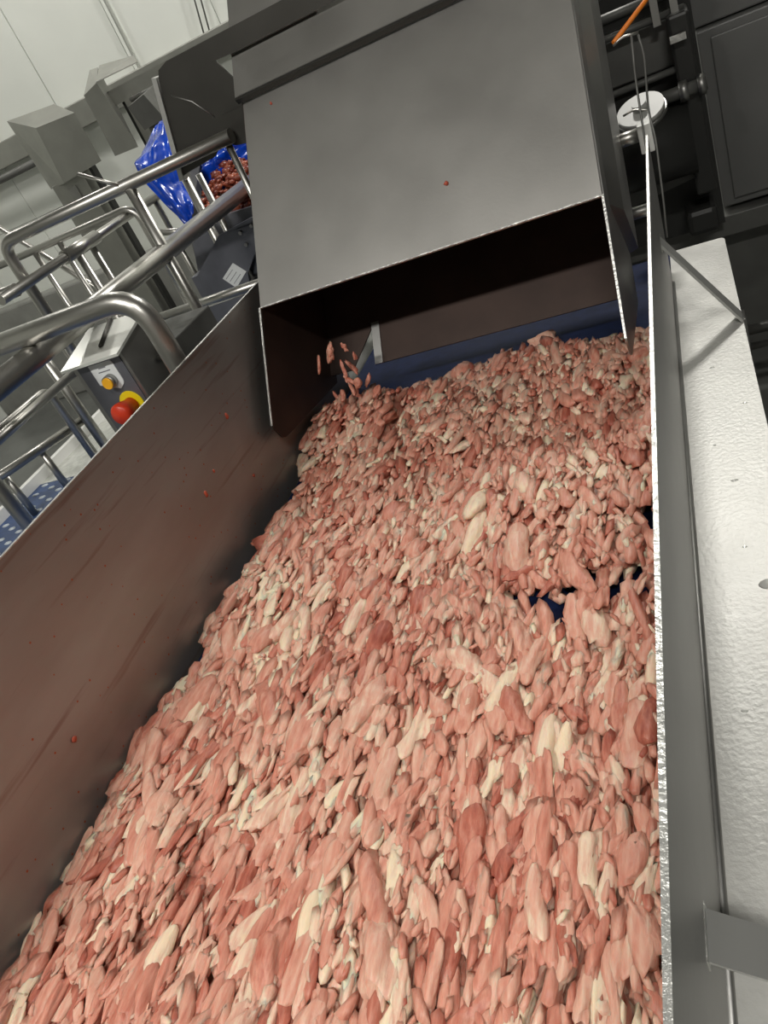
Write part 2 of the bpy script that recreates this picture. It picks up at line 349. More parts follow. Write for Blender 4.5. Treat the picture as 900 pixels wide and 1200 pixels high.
def ico(sub):
    bm = bmesh.new(); bmesh.ops.create_icosphere(bm, subdivisions=sub, radius=1)
    v = np.array([p.co[:] for p in bm.verts]); f = np.array([[q.index for q in p.verts] for p in bm.faces]); bm.free()
    return v, f
ICO = {k: ico(k) for k in (1, 2, 3)}
def lumpy(v, rng):
    """lumpy unit blob: elongated along y later"""
    d = np.ones(len(v))
    for k in range(5):
        w_ = rng.normal(size=3) * (1.2 + 1.1 * k); d += 0.36 / (1 + 0.8 * k) * np.sin(v @ w_ + rng.uniform(0, 6.28))
    rr = np.sqrt(v[:, 0] ** 2 + v[:, 2] ** 2) + 1e-6
    blunt = np.clip(1 - np.abs(v[:, 1]) ** 2.8, 0, 1) ** (1 / 2.4) / rr
    v = v * np.stack([blunt, np.ones(len(v)), blunt], 1)
    v = np.where(np.abs(v) > 1.2, np.sign(v) * 1.2, v)
    out = v * d[:, None]
    out[:, 0] += 0.35 * np.sin(out[:, 1] * rng.uniform(0.8, 1.8) + rng.uniform(0, 6))   # bend
    out[:, 2] *= 0.72
    return out
VAR = {k: [lumpy(ICO[k][0], np.random.default_rng(100 + i)) for i in range(24)] for k in (1, 2, 3)}

def tint(rng):
    u = rng.random()
    if u < 0.12: return float(rng.uniform(0.22, 0.34))
    if u < 0.66: return float(rng.uniform(0.40, 0.60))
    if u < 0.88: return float(rng.uniform(0.60, 0.76))
    return float(rng.uniform(0.80, 0.95))
def cls(t): return 0 if t < 0.35 else 1 if t < 0.77 else 2

def n2(x, y): return math.sin(x * 9.1 + 1.3) * math.cos(y * 7.3 + 0.4) * 0.5 + math.sin(x * 17 + y * 11) * 0.3 + math.cos(x * 5 - y * 14 + 2) * 0.3
# bare places on the belt: (x, y, rx, ry)
BARE = [(-0.31, 1.02, 0.068, 0.065), (-0.40, 1.05, 0.05, 0.035), (-0.21, 1.05, 0.055, 0.05), (-0.18, 1.21, 0.04, 0.05), (-1.17, 1.58, 0.05, 0.20), (-1.16, 1.30, 0.035, 0.10), (-1.17, 0.98, 0.03, 0.09)]
def height(x, y):
    h = 0.052 + 0.022 * n2(x, y)
    h *= min(1.0, 0.35 + (x - XL) / 0.14)                       # thin along the left wall
    far = 2.12 + 0.05 * math.sin(x * 8) + 0.06 * (x + 0.6)
    if y > far - 0.12: h *= max(0.0, (far - y) / 0.12)
    if x < -0.90 and y > 1.62: h += 0.05 * min(1, (y - 1.62) / 0.25) * max(0, 1 - (y - 1.85) / 0.3 if y > 1.85 else 1)
    h += 0.03 * math.exp(-((x + 0.16) / 0.07) ** 2 - ((y - 0.72) / 0.09) ** 2)
    return h
def bare(x, y):
    m_ = 9
    for bx, by, rx, ry in BARE:
        m_ = min(m_, ((x - bx) / rx) ** 2 + ((y - by) / ry) ** 2)
    return m_
pieces = []   # (layer, x, y, z, hl, hw, rotz, tilt, tint, var)
for layer, (sx, sy, sub) in enumerate(((0.028, 0.05, 1), (0.020, 0.036, 2), (0.017, 0.036, 2), (0.019, 0.030, 1))):
    y = 0.12
    while y < 2.2:
        x = XL + 0.022
        while x < XR - 0.03:
            px, py = x + RNG.uniform(-.5, .5) * sx, y + RNG.uniform(-.5, .5) * sy
            x += sx
            px = min(max(px, XL + 0.025), XR - 0.045)
            if bare(px, py) < 1 + 0.25 * RNG.normal(): continue
            h = height(px, py)
            if h < 0.012: continue
            if layer and RNG.random() < (0.10, 0.25, 0.45)[layer - 1]: continue
            s = RNG.uniform(0.75, 1.35)
            hl, hw = 0.029 * s * RNG.uniform(0.8, 1.5), 0.0088 * s * RNG.uniform(0.85, 1.3)
            if layer == 3: hl *= 0.5; hw *= 0.62
            elif RNG.random() < 0.09: hl *= 1.2; hw *= 1.65
            zz = BZ + 0.008 + (h - 0.010) * (0.15, 0.6, 1.0, 1.12)[layer] + RNG.uniform(-.003, .003)
            pieces.append((layer, px, py, zz, hl, hw, RNG.normal() * 0.26, RNG.normal() * 0.13, min(0.97, max(0.12, tint(RNG) + 0.10 * n2(px * 0.9 + 3, py * 0.8))), int(RNG.integers(24)), sub))
        y += sy
def in_view(x, y, z):
    d = (x, y, z - CAM_Z)
    c = [RX[i] * d[0] + RY[i] * d[1] + RZ[i] * d[2] for i in range(3)]
    u, v = 450 + 900 * c[0] / c[2], 600 + 900 * c[1] / c[2]
    return (0 < u < 762 and 0 < v < 1200), c[2]
cand = []
for i, p in enumerate(pieces):
    if p[0] != 2: continue
    ok, d = in_view(p[1], p[2], p[3])
    if ok: cand.append((p[4] * p[5] / d ** 2, i))
cand.sort(reverse=True)
chosen = {i for _, i in cand[:288]}
GROUPS = {}
def variant_mesh(v, c, t):
    key = (v, round(t * 12))
    if key not in GROUPS:
        me = bpy.data.meshes.new('meat_chunk'); me.from_pydata(VAR[3][v].tolist(), [], ICO[3][1].tolist())
        at = me.attributes.new('tint', 'FLOAT', 'POINT'); at.data.foreach_set('value', np.full(len(me.vertices), round(t * 12) / 12, np.float32))
        me.materials.append(MEAT); me.polygons.foreach_set('use_smooth', [True] * len(me.polygons)); GROUPS[key] = me
    return GROUPS[key]
CN = ['deep red meat piece', 'pink meat piece', 'creamy white fat piece']
def chunk(x, y, z, hl, hw, rz, tl, t, v, label=None, group=None, name=None):
    c = cls(t)
    # mesh is unit sized: bake true scale in the object matrix
    o = bpy.data.objects.new(name or ('fat_chunk' if c == 2 else 'meat_chunk'), variant_mesh(v, c, t)); COL.objects.link(o)
    o.scale = (hw, hl, hw); o.rotation_euler = (tl, 0, rz); o.location = (x, y, z)
    side_ = 'near the left trough wall' if x < -0.82 else 'close to the right trough wall' if x > -0.40 else 'in mid-belt'
    side_ += ', ' + ('nearest the camera' if y < 0.52 else 'a step up the belt')
    lab = label or f'{CN[c]} {side_}'
    tag(o, lab, 'fat piece' if c == 2 else 'meat piece', group or f'{CN[c]}s {side_}')
    return o
sv, sf, st_ = [], [], []; off = 0
for i, (layer, x, y, z, hl, hw, rz, tl, t, v, sub) in enumerate(pieces):
    if i in chosen: chunk(x, y, z, hl, hw, rz, tl, t, v); continue
    V = VAR[sub][v] * np.array([hw, hl, hw])
    cz, sz, ct, stt = math.cos(rz), math.sin(rz), math.cos(tl), math.sin(tl)
    Rt = np.array([[1, 0, 0], [0, ct, -stt], [0, stt, ct]]); Rz = np.array([[cz, -sz, 0], [sz, cz, 0], [0, 0, 1]])
    V = V @ (Rz @ Rt).T + np.array([x, y, z])
    V[:, 0] = np.clip(V[:, 0], XL + 0.002, XR - 0.018); V[:, 2] = np.maximum(V[:, 2], BZ + 0.0005)
    sv.append(V); sf.append(ICO[sub][1] + off); off += len(V); st_.append(np.full(len(V), t, np.float32))
# compact underlying mince between the strands: a bumpy closed sheet lying on the belt
gx, gy = np.linspace(XL + 0.02, XR - 0.03, 150), np.linspace(0.1, 2.14, 240)
keep = {}
GV, GF = [], []
for j, yy in enumerate(gy):
    for i, xx in enumerate(gx):
        hh = height(xx, yy)
        if bare(xx, yy) < 1.25 or hh < 0.02: continue
        keep[(i, j)] = len(GV)
        GV.append((xx, yy, BZ + 0.004 + hh * 0.62 + 0.005 * math.sin(xx * 310 + yy * 40) * math.sin(yy * 120 + xx * 90)))
for (i, j), a in keep.items():
    q = [keep.get((i + 1, j)), keep.get((i + 1, j + 1)), keep.get((i, j + 1))]
    if None not in q: GF += [(a, q[0], q[1]), (a, q[1], q[2])]
sv.append(np.array(GV)); sf.append(np.array(GF) + off); off += len(GV)
st_.append(np.array([0.40 + 0.12 * math.sin(p[0] * 60 + p[1] * 8) * math.cos(p[1] * 22) for p in GV], np.float32))
SV = np.vstack(sv); SF = np.vstack(sf); ST = np.concatenate(st_)
me = bpy.data.meshes.new('minced_meat'); me.vertices.add(len(SV)); me.vertices.foreach_set('co', SV.astype(np.float32).ravel())
me.loops.add(SF.size); me.loops.foreach_set('vertex_index', SF.astype(np.int32).ravel())
me.polygons.add(len(SF)); me.polygons.foreach_set('loop_start', np.arange(0, SF.size, 3, dtype=np.int32)); me.polygons.foreach_set('use_smooth', np.ones(len(SF), bool))
me.update(calc_edges=True); me.validate()
at = me.attributes.new('tint', 'FLOAT', 'POINT'); at.data.foreach_set('value', ST)
tag(link('minced_meat', me, MEAT), 'layer of coarse pink minced meat spread over the blue belt', 'minced meat', kind='stuff')
# singled-out lumps
chunk(-0.735, 2.10, BZ + 0.030, 0.040, 0.026, 0.2, 0, 0.52, 3, 'round pink lump lying on bare blue belt below the chute middle', 'lumps at the far end of the belt')
chunk(-0.50, 2.17, BZ + 0.030, 0.036, 0.028, 1.3, 0, 0.66, 5, 'large pale pink lump on bare belt at the far edge of the meat', 'lumps at the far end of the belt')
chunk(-1.155, 1.72, BZ + 0.030, 0.042, 0.026, 0.5, 0, 0.84, 7, 'yellowish fat lump at the left wall under the chute corner', 'lumps at the far end of the belt')
rf = np.random.default_rng(21)
for i in range(16):
    zf = 0.985 + 0.012 * i * rf.uniform(0.6, 1.1); xf = -1.03 + 0.09 * rf.uniform(-1, 1); yf = 1.94 + 0.04 * rf.uniform(-1, 1)
    chunk(xf, yf, zf, rf.uniform(0.014, 0.027), rf.uniform(0.006, 0.011), rf.uniform(-0.9, 0.9), rf.uniform(0.5, 1.4), rf.uniform(0.3, 0.5), int(rf.integers(24)), 'small reddish bit of meat falling under the left end of the chute', 'falling meat bits')
# scraps stuck to steel
for i, (p, r, lab) in enumerate([
        (cp(-0.565, -0.165, -0.002), 0.006, 'orange red meat scrap low on the grey chute cover'),
        (cp(-1.06, -0.60, -0.002), 0.004, 'tiny red meat scrap at the top left of the chute cover'),
        (Vector((XL + 0.001, 1.56, 1.215)), 0.006, 'pale meat scrap high on the left trough wall'),
        (Vector((XL + 0.001, 1.33, 1.13)), 0.006, 'larger red scrap in mid-height of the left trough wall'),
        (Vector((XL + 0.001, 1.40, 1.15)), 0.004, 'small red scrap right of the larger one on the trough wall'),
        (Vector((XL + 0.001, 1.53, 1.04)), 0.005, 'red scrap on the left trough wall just above the meat'),
        (Vector((XL + 0.001, 0.66, 1.06)), 0.006, 'pink scrap on the left trough wall at the picture edge')]):
    bm = bmesh.new(); bmesh.ops.create_icosphere(bm, subdivisions=2, radius=1)
    rr = np.random.default_rng(i)
    for v in bm.verts:
        k = 1 + 0.25 * math.sin(v.co.x * 3 + i) + 0.2 * math.cos(v.co.z * 4 + i)
        v.co = Vector(p) + Vector((v.co.x * r * k * (0.4 if p[0] < -1.19 else 1), v.co.y * r * k, v.co.z * r * 1.2 * k))
    tag(bm_obj('meat_scrap', bm, mat('scrap_red', (0.55, 0.10, 0.05), 0.45, noise=0.4, nscale=200), None, True), lab, 'meat scrap', 'meat scraps on steel')

# ------------------------------------------------------------------ platform on the left
PZ = 0.75
pf = tag(empty('walkway_platform', (-2.3, 2.0, 0)), 'raised tread plate walkway left of the conveyor', 'walkway')
box('tread_plate', (-3.0, 2.40, PZ - 0.03), (-1.62, 5.2, PZ), TREAD, pf)
stp = box('blue_tread', (-3.0, 1.2, PZ - 0.03), (-1.24, 2.395, PZ), BLUEMAT, pf)
stp['label'] = 'dark blue studded anti-slip tread'
bm = bmesh.new()
for iy in range(16):
    for ix in range(14):
        r = bmesh.ops.create_icosphere(bm, subdivisions=1, radius=1)
        for v in r['verts']: v.co = Vector((-2.95 + ix * 0.075 + v.co.x * 0.024, 1.25 + iy * 0.075 + (ix % 2) * 0.037 + v.co.y * 0.014, PZ + v.co.z * 0.006))
so = bm_obj('tread_stud', bm, STUD, stp, True); so.location = (0, 0, 0); so['kind'] = 'stuff'
box('kick_plate', (-3.03, 1.2, PZ - 0.12), (-3.0, 5.2, PZ + 0.05), WHITEPL, pf, 0.003)
box('side_beam', (-3.16, 1.2, PZ - 0.22), (-3.03, 5.2, PZ - 0.02), STEEL, pf, 0.006)
for x in (-2.9, -1.4):
    for y in (1.3, 3.2, 5.0): box('leg', (x - 0.04, y, 0), (x + 0.04, y + 0.08, PZ - 0.03), STEEL, pf)

# ------------------------------------------------------------------ rails
def rail(name, label, parts, cat='railing'):
    p0 = parts[0][1][0]; t = tag(empty(name, (p0[0], p0[1], PZ)), label, cat, 'stainless tube railings')
    for nm, pts, r, f in parts: tube(nm, pts, r, TUBE, t, f)
    return t
rail('handrail', 'thick stainless handrail running alongside the conveyor to the chute', [
    ('top_tube', [(-1.67, 0.75, 1.518), (-1.67, 3.30, 1.518)], 0.034, 0),
    ('post', [(-1.67, 3.2, PZ), (-1.67, 3.2, 1.50)], 0.022, 0), ('post', [(-1.67, 0.9, PZ), (-1.67, 0.9, 1.50)], 0.024, 0)])
rail('hoop_rail', 'bent stainless hoop rail in front of the control box', [
    ('bent_tube', [(-2.2, 1.58, 1.577), (-1.262, 1.58, 1.577), (-1.262, 1.58, 0.75)], 0.029, 0.10),
    ('post', [(-2.15, 1.58, PZ), (-2.15, 1.58, 1.55)], 0.024, 0)])
rail('guard_rail', 'stainless guard rail with rounded corner crossing in front of the blue bag', [
    ('top_tube', [(-2.289, 2.345, PZ), (-2.289, 2.345, 1.749), (-1.239, 2.345, 1.759)], 0.022, 0.07),
    ('post', [(-1.665, 2.345, PZ), (-1.665, 2.345, 1.742)], 0.020, 0),
    ('peg', [(-1.687, 2.33, 1.762), (-1.81, 2.33, 1.844)], 0.006, 0),
    ('post', [(-1.27, 2.36, 1.2), (-1.27, 2.36, 1.745)], 0.011, 0),
    ('low_tube', [(-1.92, 2.45, 1.287), (-1.25, 2.45, 1.287)], 0.019, 0)])
rail('middle_rail', 'stainless middle rail with clamp sleeve leading away behind the guard rail', [
    ('long_tube', [(-2.22, 2.12, 1.604), (-2.22, 3.56, 1.604)], 0.019, 0),
    ('clamp_sleeve', [(-2.22, 2.52, 1.604), (-2.22, 2.75, 1.604)], 0.027, 0),
    ('handle', [(-2.50, 2.2, 1.604), (-2.21, 2.2, 1.606)], 0.024, 0),
    ('post', [(-2.22, 3.55, PZ), (-2.22, 3.55, 1.60)], 0.020, 0), ('post', [(-2.22, 3.25, PZ), (-2.22, 3.25, 1.60)], 0.014, 0),
    ('post', [(-2.22, 2.6, PZ), (-2.22, 2.6, 1.59)], 0.017, 0), ('post', [(-2.24, 2.72, PZ), (-2.24, 2.72, 1.59)], 0.015, 0)])
rail('end_rail', 'thin stainless rail with bent end standing behind the middle rail', [
    ('top_tube', [(-3.3, 3.0, 1.625), (-2.16, 3.0, 1.630), (-2.16, 3.0, PZ)], 0.017, 0.07),
    ('post', [(-2.62, 3.0, PZ), (-2.62, 3.0, 1.62)], 0.014, 0), ('post', [(-2.78, 3.0, PZ), (-2.78, 3.0, 1.62)], 0.014, 0),
    ('brace', [(-3.15, 3.25, 1.80), (-2.45, 3.05, 1.15)], 0.014, 0), ('brace', [(-2.16, 3.02, 1.50), (-1.93, 3.1, 1.42)], 0.014, 0)])
rail('stair_rail', 'lower stainless stair rails beside the blue tread at the left edge', [
    ('upper_tube', [(-2.55, 1.6, 1.185), (-2.55, 2.36, 1.185), (-2.55, 2.36, PZ)], 0.018, 0.05),
    ('middle_tube', [(-2.3, 1.5, 1.235), (-2.3, 2.32, 1.235)], 0.018, 0),
    ('lower_tube', [(-3.0, 2.0, 0.985), (-2.78, 2.05, 0.985), (-2.55, 2.45, 0.985)], 0.020, 0.09),
    ('post', [(-2.52, 2.42, PZ), (-2.52, 2.42, 1.38)], 0.022, 0), ('post', [(-2.38, 2.42, PZ), (-2.38, 2.42, 1.42)], 0.022, 0),
    ('post', [(-2.80, 2.12, PZ), (-2.80, 2.12, 0.98)], 0.016, 0), ('post', [(-2.68, 2.25, PZ), (-2.68, 2.25, 0.98)], 0.016, 0), ('post', [(-2.58, 2.40, PZ), (-2.58, 2.40, 0.98)], 0.014, 0)])

# ------------------------------------------------------------------ control box
cbx = tag(empty('control_box', (-1.58, 1.85, PZ)), 'stainless control box with sloping top, amber button and red stop knob', 'control box')
X0, X1, Y0, Y1 = -1.685, -1.492, 1.68, 1.84
prism('housing', [(X0, Y0, 1.10), (X0, Y0, 1.435), (X0, Y1, 1.468), (X0, Y1, 1.10)], (X1 - X0, 0, 0), STEEL, cbx, 0.002)
cov = prism('rain_cover', [(X0 - 0.012, Y0 - 0.03, 1.428), (X0 - 0.012, Y0 - 0.03, 1.436), (X0 - 0.012, Y1 + 0.005, 1.478), (X0 - 0.012, Y1 + 0.005, 1.470)], (X1 - X0 + 0.024, 0, 0), mat('bright_cover', (0.86, 0.87, 0.82), 0.3, 0.5), cbx)
prism('front_panel', [(X0 + 0.02, Y0 - 0.003, 1.12), (X0 + 0.02, Y0 - 0.003, 1.42), (X1 - 0.012, Y0 - 0.003, 1.42), (X1 - 0.012, Y0 - 0.003, 1.12)], (0, 0.003, 0), PANELG, cbx)
lp = prism('label_plate', roundc([(-1.622, Y0 - 0.005, 1.356), (-1.622, Y0 - 0.005, 1.418), (-1.535, Y0 - 0.005, 1.418), (-1.535, Y0 - 0.005, 1.345), (-1.56, Y0 - 0.005, 1.33)], [2, 3], 0.012), (0, 0.002, 0), LABELM, cbx)
for k, (a, b) in enumerate(((-1.592, -1.566), (-1.600, -1.556))):
    box('print_line', (a, Y0 - 0.0056, 1.402 - k * 0.012), (b, Y0 - 0.005, 1.405 - k * 0.012), INK, lp).location = (0, 0, 0)
ab = tube('push_button', [(-1.572, Y0 - 0.002, 1.362), (-1.572, Y0 - 0.026, 1.362)], 0.020, STEEL, cbx, seg=24)
tube('amber_cap', [(-1.572, Y0 - 0.02, 1.362), (-1.572, Y0 - 0.031, 1.362)], 0.0165, AMBER, ab, seg=24).location = (0, 0, 0)
es = tube('stop_disc', [(-1.555, Y0 - 0.002, 1.278), (-1.555, Y0 - 0.006, 1.278)], 0.040, YEL, cbx, seg=28)
bm = bmesh.new(); pr = [(0, 0.012), (0.004, 0.022), (0.02, 0.023), (0.035, 0.028), (0.05, 0.032), (0.064, 0.033), (0.072, 0.027), (0.075, 0.0001)]
rg = []
for d, r in pr: rg.append([bm.verts.new((-1.555 + r * math.cos(a), Y0 - 0.005 - d, 1.278 + r * math.sin(a))) for a in [2 * math.pi * k / 24 for k in range(24)]])
for a, b in zip(rg, rg[1:]):
    for k in range(24): bm.faces.new((a[k], a[(k + 1) % 24], b[(k + 1) % 24], b[k]))
bm_obj('stop_knob', bm, RED, es, True).location = (0, 0, 0)
tube('cover_pin', [(-1.492, 1.80, 1.34), (-1.43, 1.80, 1.345)], 0.008, TUBE, cbx, seg=10)
tube('cover_strap', [(-1.57, 1.71, 1.452), (-1.60, 1.84, 1.482)], 0.007, DARKSTEEL, cbx, seg=8)
box('rear_housing', (-1.66, 1.845, 1.0), (-1.46, 2.12, 1.36), DGREY, cbx, 0.004)
tube('stand', [(-1.59, 1.78, PZ), (-1.59, 1.78, 1.12)], 0.03, STEEL, cbx)

# ------------------------------------------------------------------ blue lined bin on a lift
K = 3.05 / 3.5
binr = tag(empty('meat_bin', (-1.75, 3.1, 1.0)), 'grey bin lined with blue plastic behind the guard rail', 'bin')
# open-topped tilted bin
prism('bin_side', [(-2.0, 2.96, 1.30), (-1.93, 2.96, 1.48), (-1.30, 2.96, 1.44), (-1.30, 2.96, 1.08), (-1.88, 2.96, 1.08)], (0, 0.02, 0), PANELG, binr)
prism('bin_back', [(-2.06, 3.75, 1.28), (-1.98, 3.75, 1.78), (-1.30, 3.75, 1.78), (-1.30, 3.75, 1.08), (-1.88, 3.75, 1.08)], (0, 0.02, 0), DGREY, binr)
prism('bin_end', [(-2.0, 2.97, 1.30), (-1.95, 2.97, 1.48), (-2.08, 3.35, 1.80), (-2.08, 3.77, 1.80), (-2.0, 3.77, 1.30)], (0.02, 0, 0), DGREY, binr)
box('bin_floor', (-1.88, 2.95, 1.06), (-1.30, 3.77, 1.08), DGREY, binr)
# crumpled liner: a grid sheet draped over the left rim and rear wall
def sheet(name, fn, nu, nv, m, parent):
    bm = bmesh.new(); gr = [[bm.verts.new(fn(i / nu, j / nv)) for j in range(nv + 1)] for i in range(nu + 1)]
    for i in range(nu):
        for j in range(nv): bm.faces.new((gr[i][j], gr[i + 1][j], gr[i + 1][j + 1], gr[i][j + 1]))
    o = bm_obj(name, bm, m, parent, True); md = o.modifiers.new('thickness', 'SOLIDIFY'); md.thickness = 0.002
    return o
LINER_A = [[(-2.095, 3.35, 1.849), (-2.065, 3.35, 1.864), (-2.036, 3.35, 1.871), (-2.038, 3.38, 1.851)], [(-2.124, 3.2, 1.794), (-2.012, 3.13, 1.795), (-1.974, 3.2, 1.788), (-2.003, 3.3, 1.747)], [(-2.118, 3.1, 1.768), (-2.011, 3.02, 1.732), (-1.963, 3.1, 1.703), (-1.993, 3.25, 1.69)], [(-2.09, 3.05, 1.715), (-1.995, 3.0, 1.671), (-1.952, 3.05, 1.642), (-1.95, 3.15, 1.61)], [(-1.983, 2.97, 1.575), (-1.926, 2.94, 1.566), (-1.909, 2.97, 1.561), (-1.881, 3.0, 1.56)], [(-1.937, 2.95, 1.488), (-1.911, 2.94, 1.491), (-1.902, 2.95, 1.499), (-1.888, 2.97, 1.517)]]
LINER_B = [[(-2.083, 3.5, 1.72), (-1.918, 3.45, 1.75), (-1.816, 3.48, 1.76), (-1.40, 3.45, 1.75)], [(-2.032, 3.4, 1.638), (-1.885, 3.32, 1.632), (-1.82, 3.4, 1.625), (-1.45, 3.35, 1.624)], [(-2.015, 3.35, 1.53), (-1.902, 3.25, 1.50), (-1.851, 3.34, 1.50), (-1.45, 3.3, 1.50)]]
def drape(grid, amp, ph):
    nr, nc = len(grid) - 1, len(grid[0]) - 1
    def fn(u, v):
        a, b = u * nr, v * nc; i, j = min(int(a), nr - 1), min(int(b), nc - 1); fa, fb = a - i, b - j
        p = Vector(grid[i][j]) * (1 - fa) * (1 - fb) + Vector(grid[i + 1][j]) * fa * (1 - fb) + Vector(grid[i][j + 1]) * (1 - fa) * fb + Vector(grid[i + 1][j + 1]) * fa * fb
        wv = math.sin(u * 19 + v * 9 + ph) + 0.7 * math.sin(v * 23 - u * 7 + ph) + 0.5 * math.sin(u * 41 + v * 17)
        return p + Vector((0.25, -1, 0.4)) * wv * amp
    return fn
sheet('blue_liner', drape(LINER_A, 0.006, 0.3), 40, 24, BAG, binr)
sheet('blue_liner', drape(LINER_B, 0.014, 1.9), 24, 36, BAG, binr)
# meat in the bin
rg2 = np.random.default_rng(5); sv, sf, st2 = [], [], []; off = 0
for k in range(900):
    x = rg2.uniform(-1.92, -1.32); y = rg2.uniform(3.0, 3.36); z = 1.465 + 0.015 * math.sin((x + 2) * 15) + (y - 3.0) * 0.33 + rg2.uniform(-0.02, 0.02)
    a = rg2.uniform(0, 3.14); V = VAR[1][int(rg2.integers(24))] * np.array([0.011, 0.018, 0.012]) * rg2.uniform(0.8, 1.5)
    Rz = np.array([[math.cos(a), -math.sin(a), 0], [math.sin(a), math.cos(a), 0], [0, 0, 1]])
    sv.append(V @ Rz.T + np.array([x, y, z])); sf.append(ICO[1][1] + off); off += len(V); st2.append(np.full(len(V), rg2.choice([-0.2, -0.1, 0.0, 0.1, 0.15, 0.3, 0.6]), np.float32))
me = bpy.data.meshes.new('red_meat_trim'); me.from_pydata(np.vstack(sv).tolist(), [], np.vstack(sf).tolist())
me.attributes.new('tint', 'FLOAT', 'POINT').data.foreach_set('value', np.concatenate(st2)); me.polygons.foreach_set('use_smooth', [True] * len(me.polygons))
tag(link('meat_trim', me, mat('dark_red_trim', (0.42, 0.12, 0.06), 0.35, noise=0.4, nscale=28, color2=(0.13, 0.015, 0.01))), 'dark red meat trimmings heaped in the blue lined bin', 'meat', kind='stuff')
# lift frame
lf = tag(empty('bin_lift', (-1.6, 2.85, 0)), 'grey bin lift frame with rating label under the thick handrail', 'lift')
prism('side_arm', roundc([(-1.95, 2.86, 1.30), (-1.76, 2.86, 1.42), (-1.57, 2.86, 1.44), (-1.55, 2.86, 1.39), (-1.72, 2.86, 1.24), (-1.78, 2.86, 1.06), (-1.98, 2.86, 1.0)], [2, 3], 0.03), (0, 0.012, 0), PANELG, lf)
prism('cross_plate', [(-1.72, 2.90, 1.22), (-1.60, 2.90, 1.38), (-1.20, 2.90, 1.38), (-1.20, 2.90, 1.24)], (0, 0.012, 0), PANELG, lf)
box('column', (-1.99, 2.87, PZ), (-1.88, 2.98, 1.30), PANELG, lf, 0.004)
box('column', (-1.80, 2.89, PZ), (-1.74, 2.95, 1.20), DGREY, lf, 0.004)
lb = prism('rating_label', [(-1.84, 2.857, 1.255), (-1.76, 2.857, 1.30), (-1.72, 2.857, 1.25), (-1.80, 2.857, 1.20)], (0, 0.002, 0), LABELM, lf)
for k in range(3):
    tube('print_line', [(-1.825 + k * 0.012, 2.856, 1.248 - k * 0.014), (-1.775 + k * 0.012, 2.856, 1.276 - k * 0.014)], 0.0009, INK, lb, seg=6).location = (0, 0, 0)
for k, (x, z) in enumerate([(-1.60, 1.41), (-1.66, 1.40), (-1.66, 1.35), (-1.88, 1.10), (-1.82, 1.11)]):
    tube('bolt', [(x, 2.862, z), (x, 2.848, z)], 0.008, STEEL, lf, seg=6)
sb = tag(empty('ladder_frame', (-1.40, 2.75, 0)), 'short stainless tube frame between the bin lift and chute', 'frame')
tube('upright', [(-1.50, 2.70, 0.6), (-1.50, 2.70, 1.25)], 0.014, TUBE, sb); tube('upright', [(-1.45, 2.75, 0.6), (-1.45, 2.75, 1.25)], 0.014, TUBE, sb)
tube('cross_bar', [(-1.55, 2.72, 1.25), (-1.20, 2.72, 1.26)], 0.014, TUBE, sb)
tube('brace', [(-1.75, 2.74, 1.16), (-1.50, 2.72, 0.98)], 0.011, TUBE, sb)
# bright rail seen through the gap under the chute
tube_o = tube('kick_rail', [(-1.614, 3.05, 0.57), (-1.525, 3.58, 0.65)], 0.03, mat('pale_pipe', (0.75, 0.75, 0.72), 0.35)); tag(tube_o, 'slanted bright tube glimpsed through the gap under the chute', 'tube')

# ------------------------------------------------------------------ hoods, beam, back wall fittings
ha = tag(empty('control_cabinet', (-4.0, 5.1, 0)), 'grey steel cabinet with sloping roof on a column by the white wall', 'cabinet')
bm = bmesh.new()
fr = [(-3.65, 5.0, 1.79), (-4.037, 5.0, 1.764), (-3.997, 5.0, 2.138), (-3.648, 5.0, 2.113)]
bk = [(-3.90, 5.25, 1.79), (-4.375, 5.25, 1.758), (-4.395, 5.25, 2.27), (-3.949, 5.25, 2.225)]
a = [bm.verts.new(p) for p in fr]; b = [bm.verts.new(p) for p in bk]
bm.faces.new(a); bm.faces.new(b[::-1])
for i in range(4): bm.faces.new((a[i], b[i], b[(i + 1) % 4], a[(i + 1) % 4]))
bm_obj('body', bm, HOODM, ha)
cl = box('column', (-4.235, 5.1, 0), (-3.93, 5.22, 1.775), HOODM, ha, 0.004)
box('access_hatch', (-4.11, 5.09, 1.58), (-4.03, 5.1, 1.72), GREYP, cl).location = (0, 0, 0)
box('shadow_gap', (-3.885, 5.14, 0), (-3.86, 5.2, 1.79), BLACK, cl).location = (0, 0, 0)
hb = tag(empty('wall_hood', (-3.3, 5.1, 1.7)), 'upright grey sheet hood with slanted top beside the blue bag', 'hood')
bm = bmesh.new()
fr = [(-3.458, 4.9, 1.782), (-3.257, 4.9, 1.773), (-3.307, 4.9, 2.195), (-3.442, 4.9, 2.167)]
bk = [(-3.56, 5.2, 1.782), (-3.47, 5.2, 1.773), (-3.44, 5.2, 2.285), (-3.508, 5.2, 2.294)]
a = [bm.verts.new(p) for p in fr]; b = [bm.verts.new(p) for p in bk]
bm.faces.new(a); bm.faces.new(b[::-1])
for i in range(4): bm.faces.new((a[i], b[i], b[(i + 1) % 4], a[(i + 1) % 4]))
bm_obj('body', bm, HOODM, hb)
prism('top_sheet', [(-3.42, 5.2, 2.285), (-3.149, 5.2, 2.242), (-3.12, 5.16, 2.2), (-3.307, 4.9, 2.195)], (0, 0, 0.006), HOODM, hb)
box('side_frame', (-3.25, 5.0, 1.70), (-3.18, 5.08, 2.06), HOODM, hb)
box('dark_slot', (-3.31, 5.06, 1.72), (-3.25, 5.1, 2.06), BLACK, hb)
box('front_sheet', (-3.36, 5.01, 2.04), (-2.3, 5.05, 2.13), HOODM, hb)
box('inner_bracket', (-3.18, 5.06, 1.75), (-3.08, 5.12, 2.04), BLACK, hb)
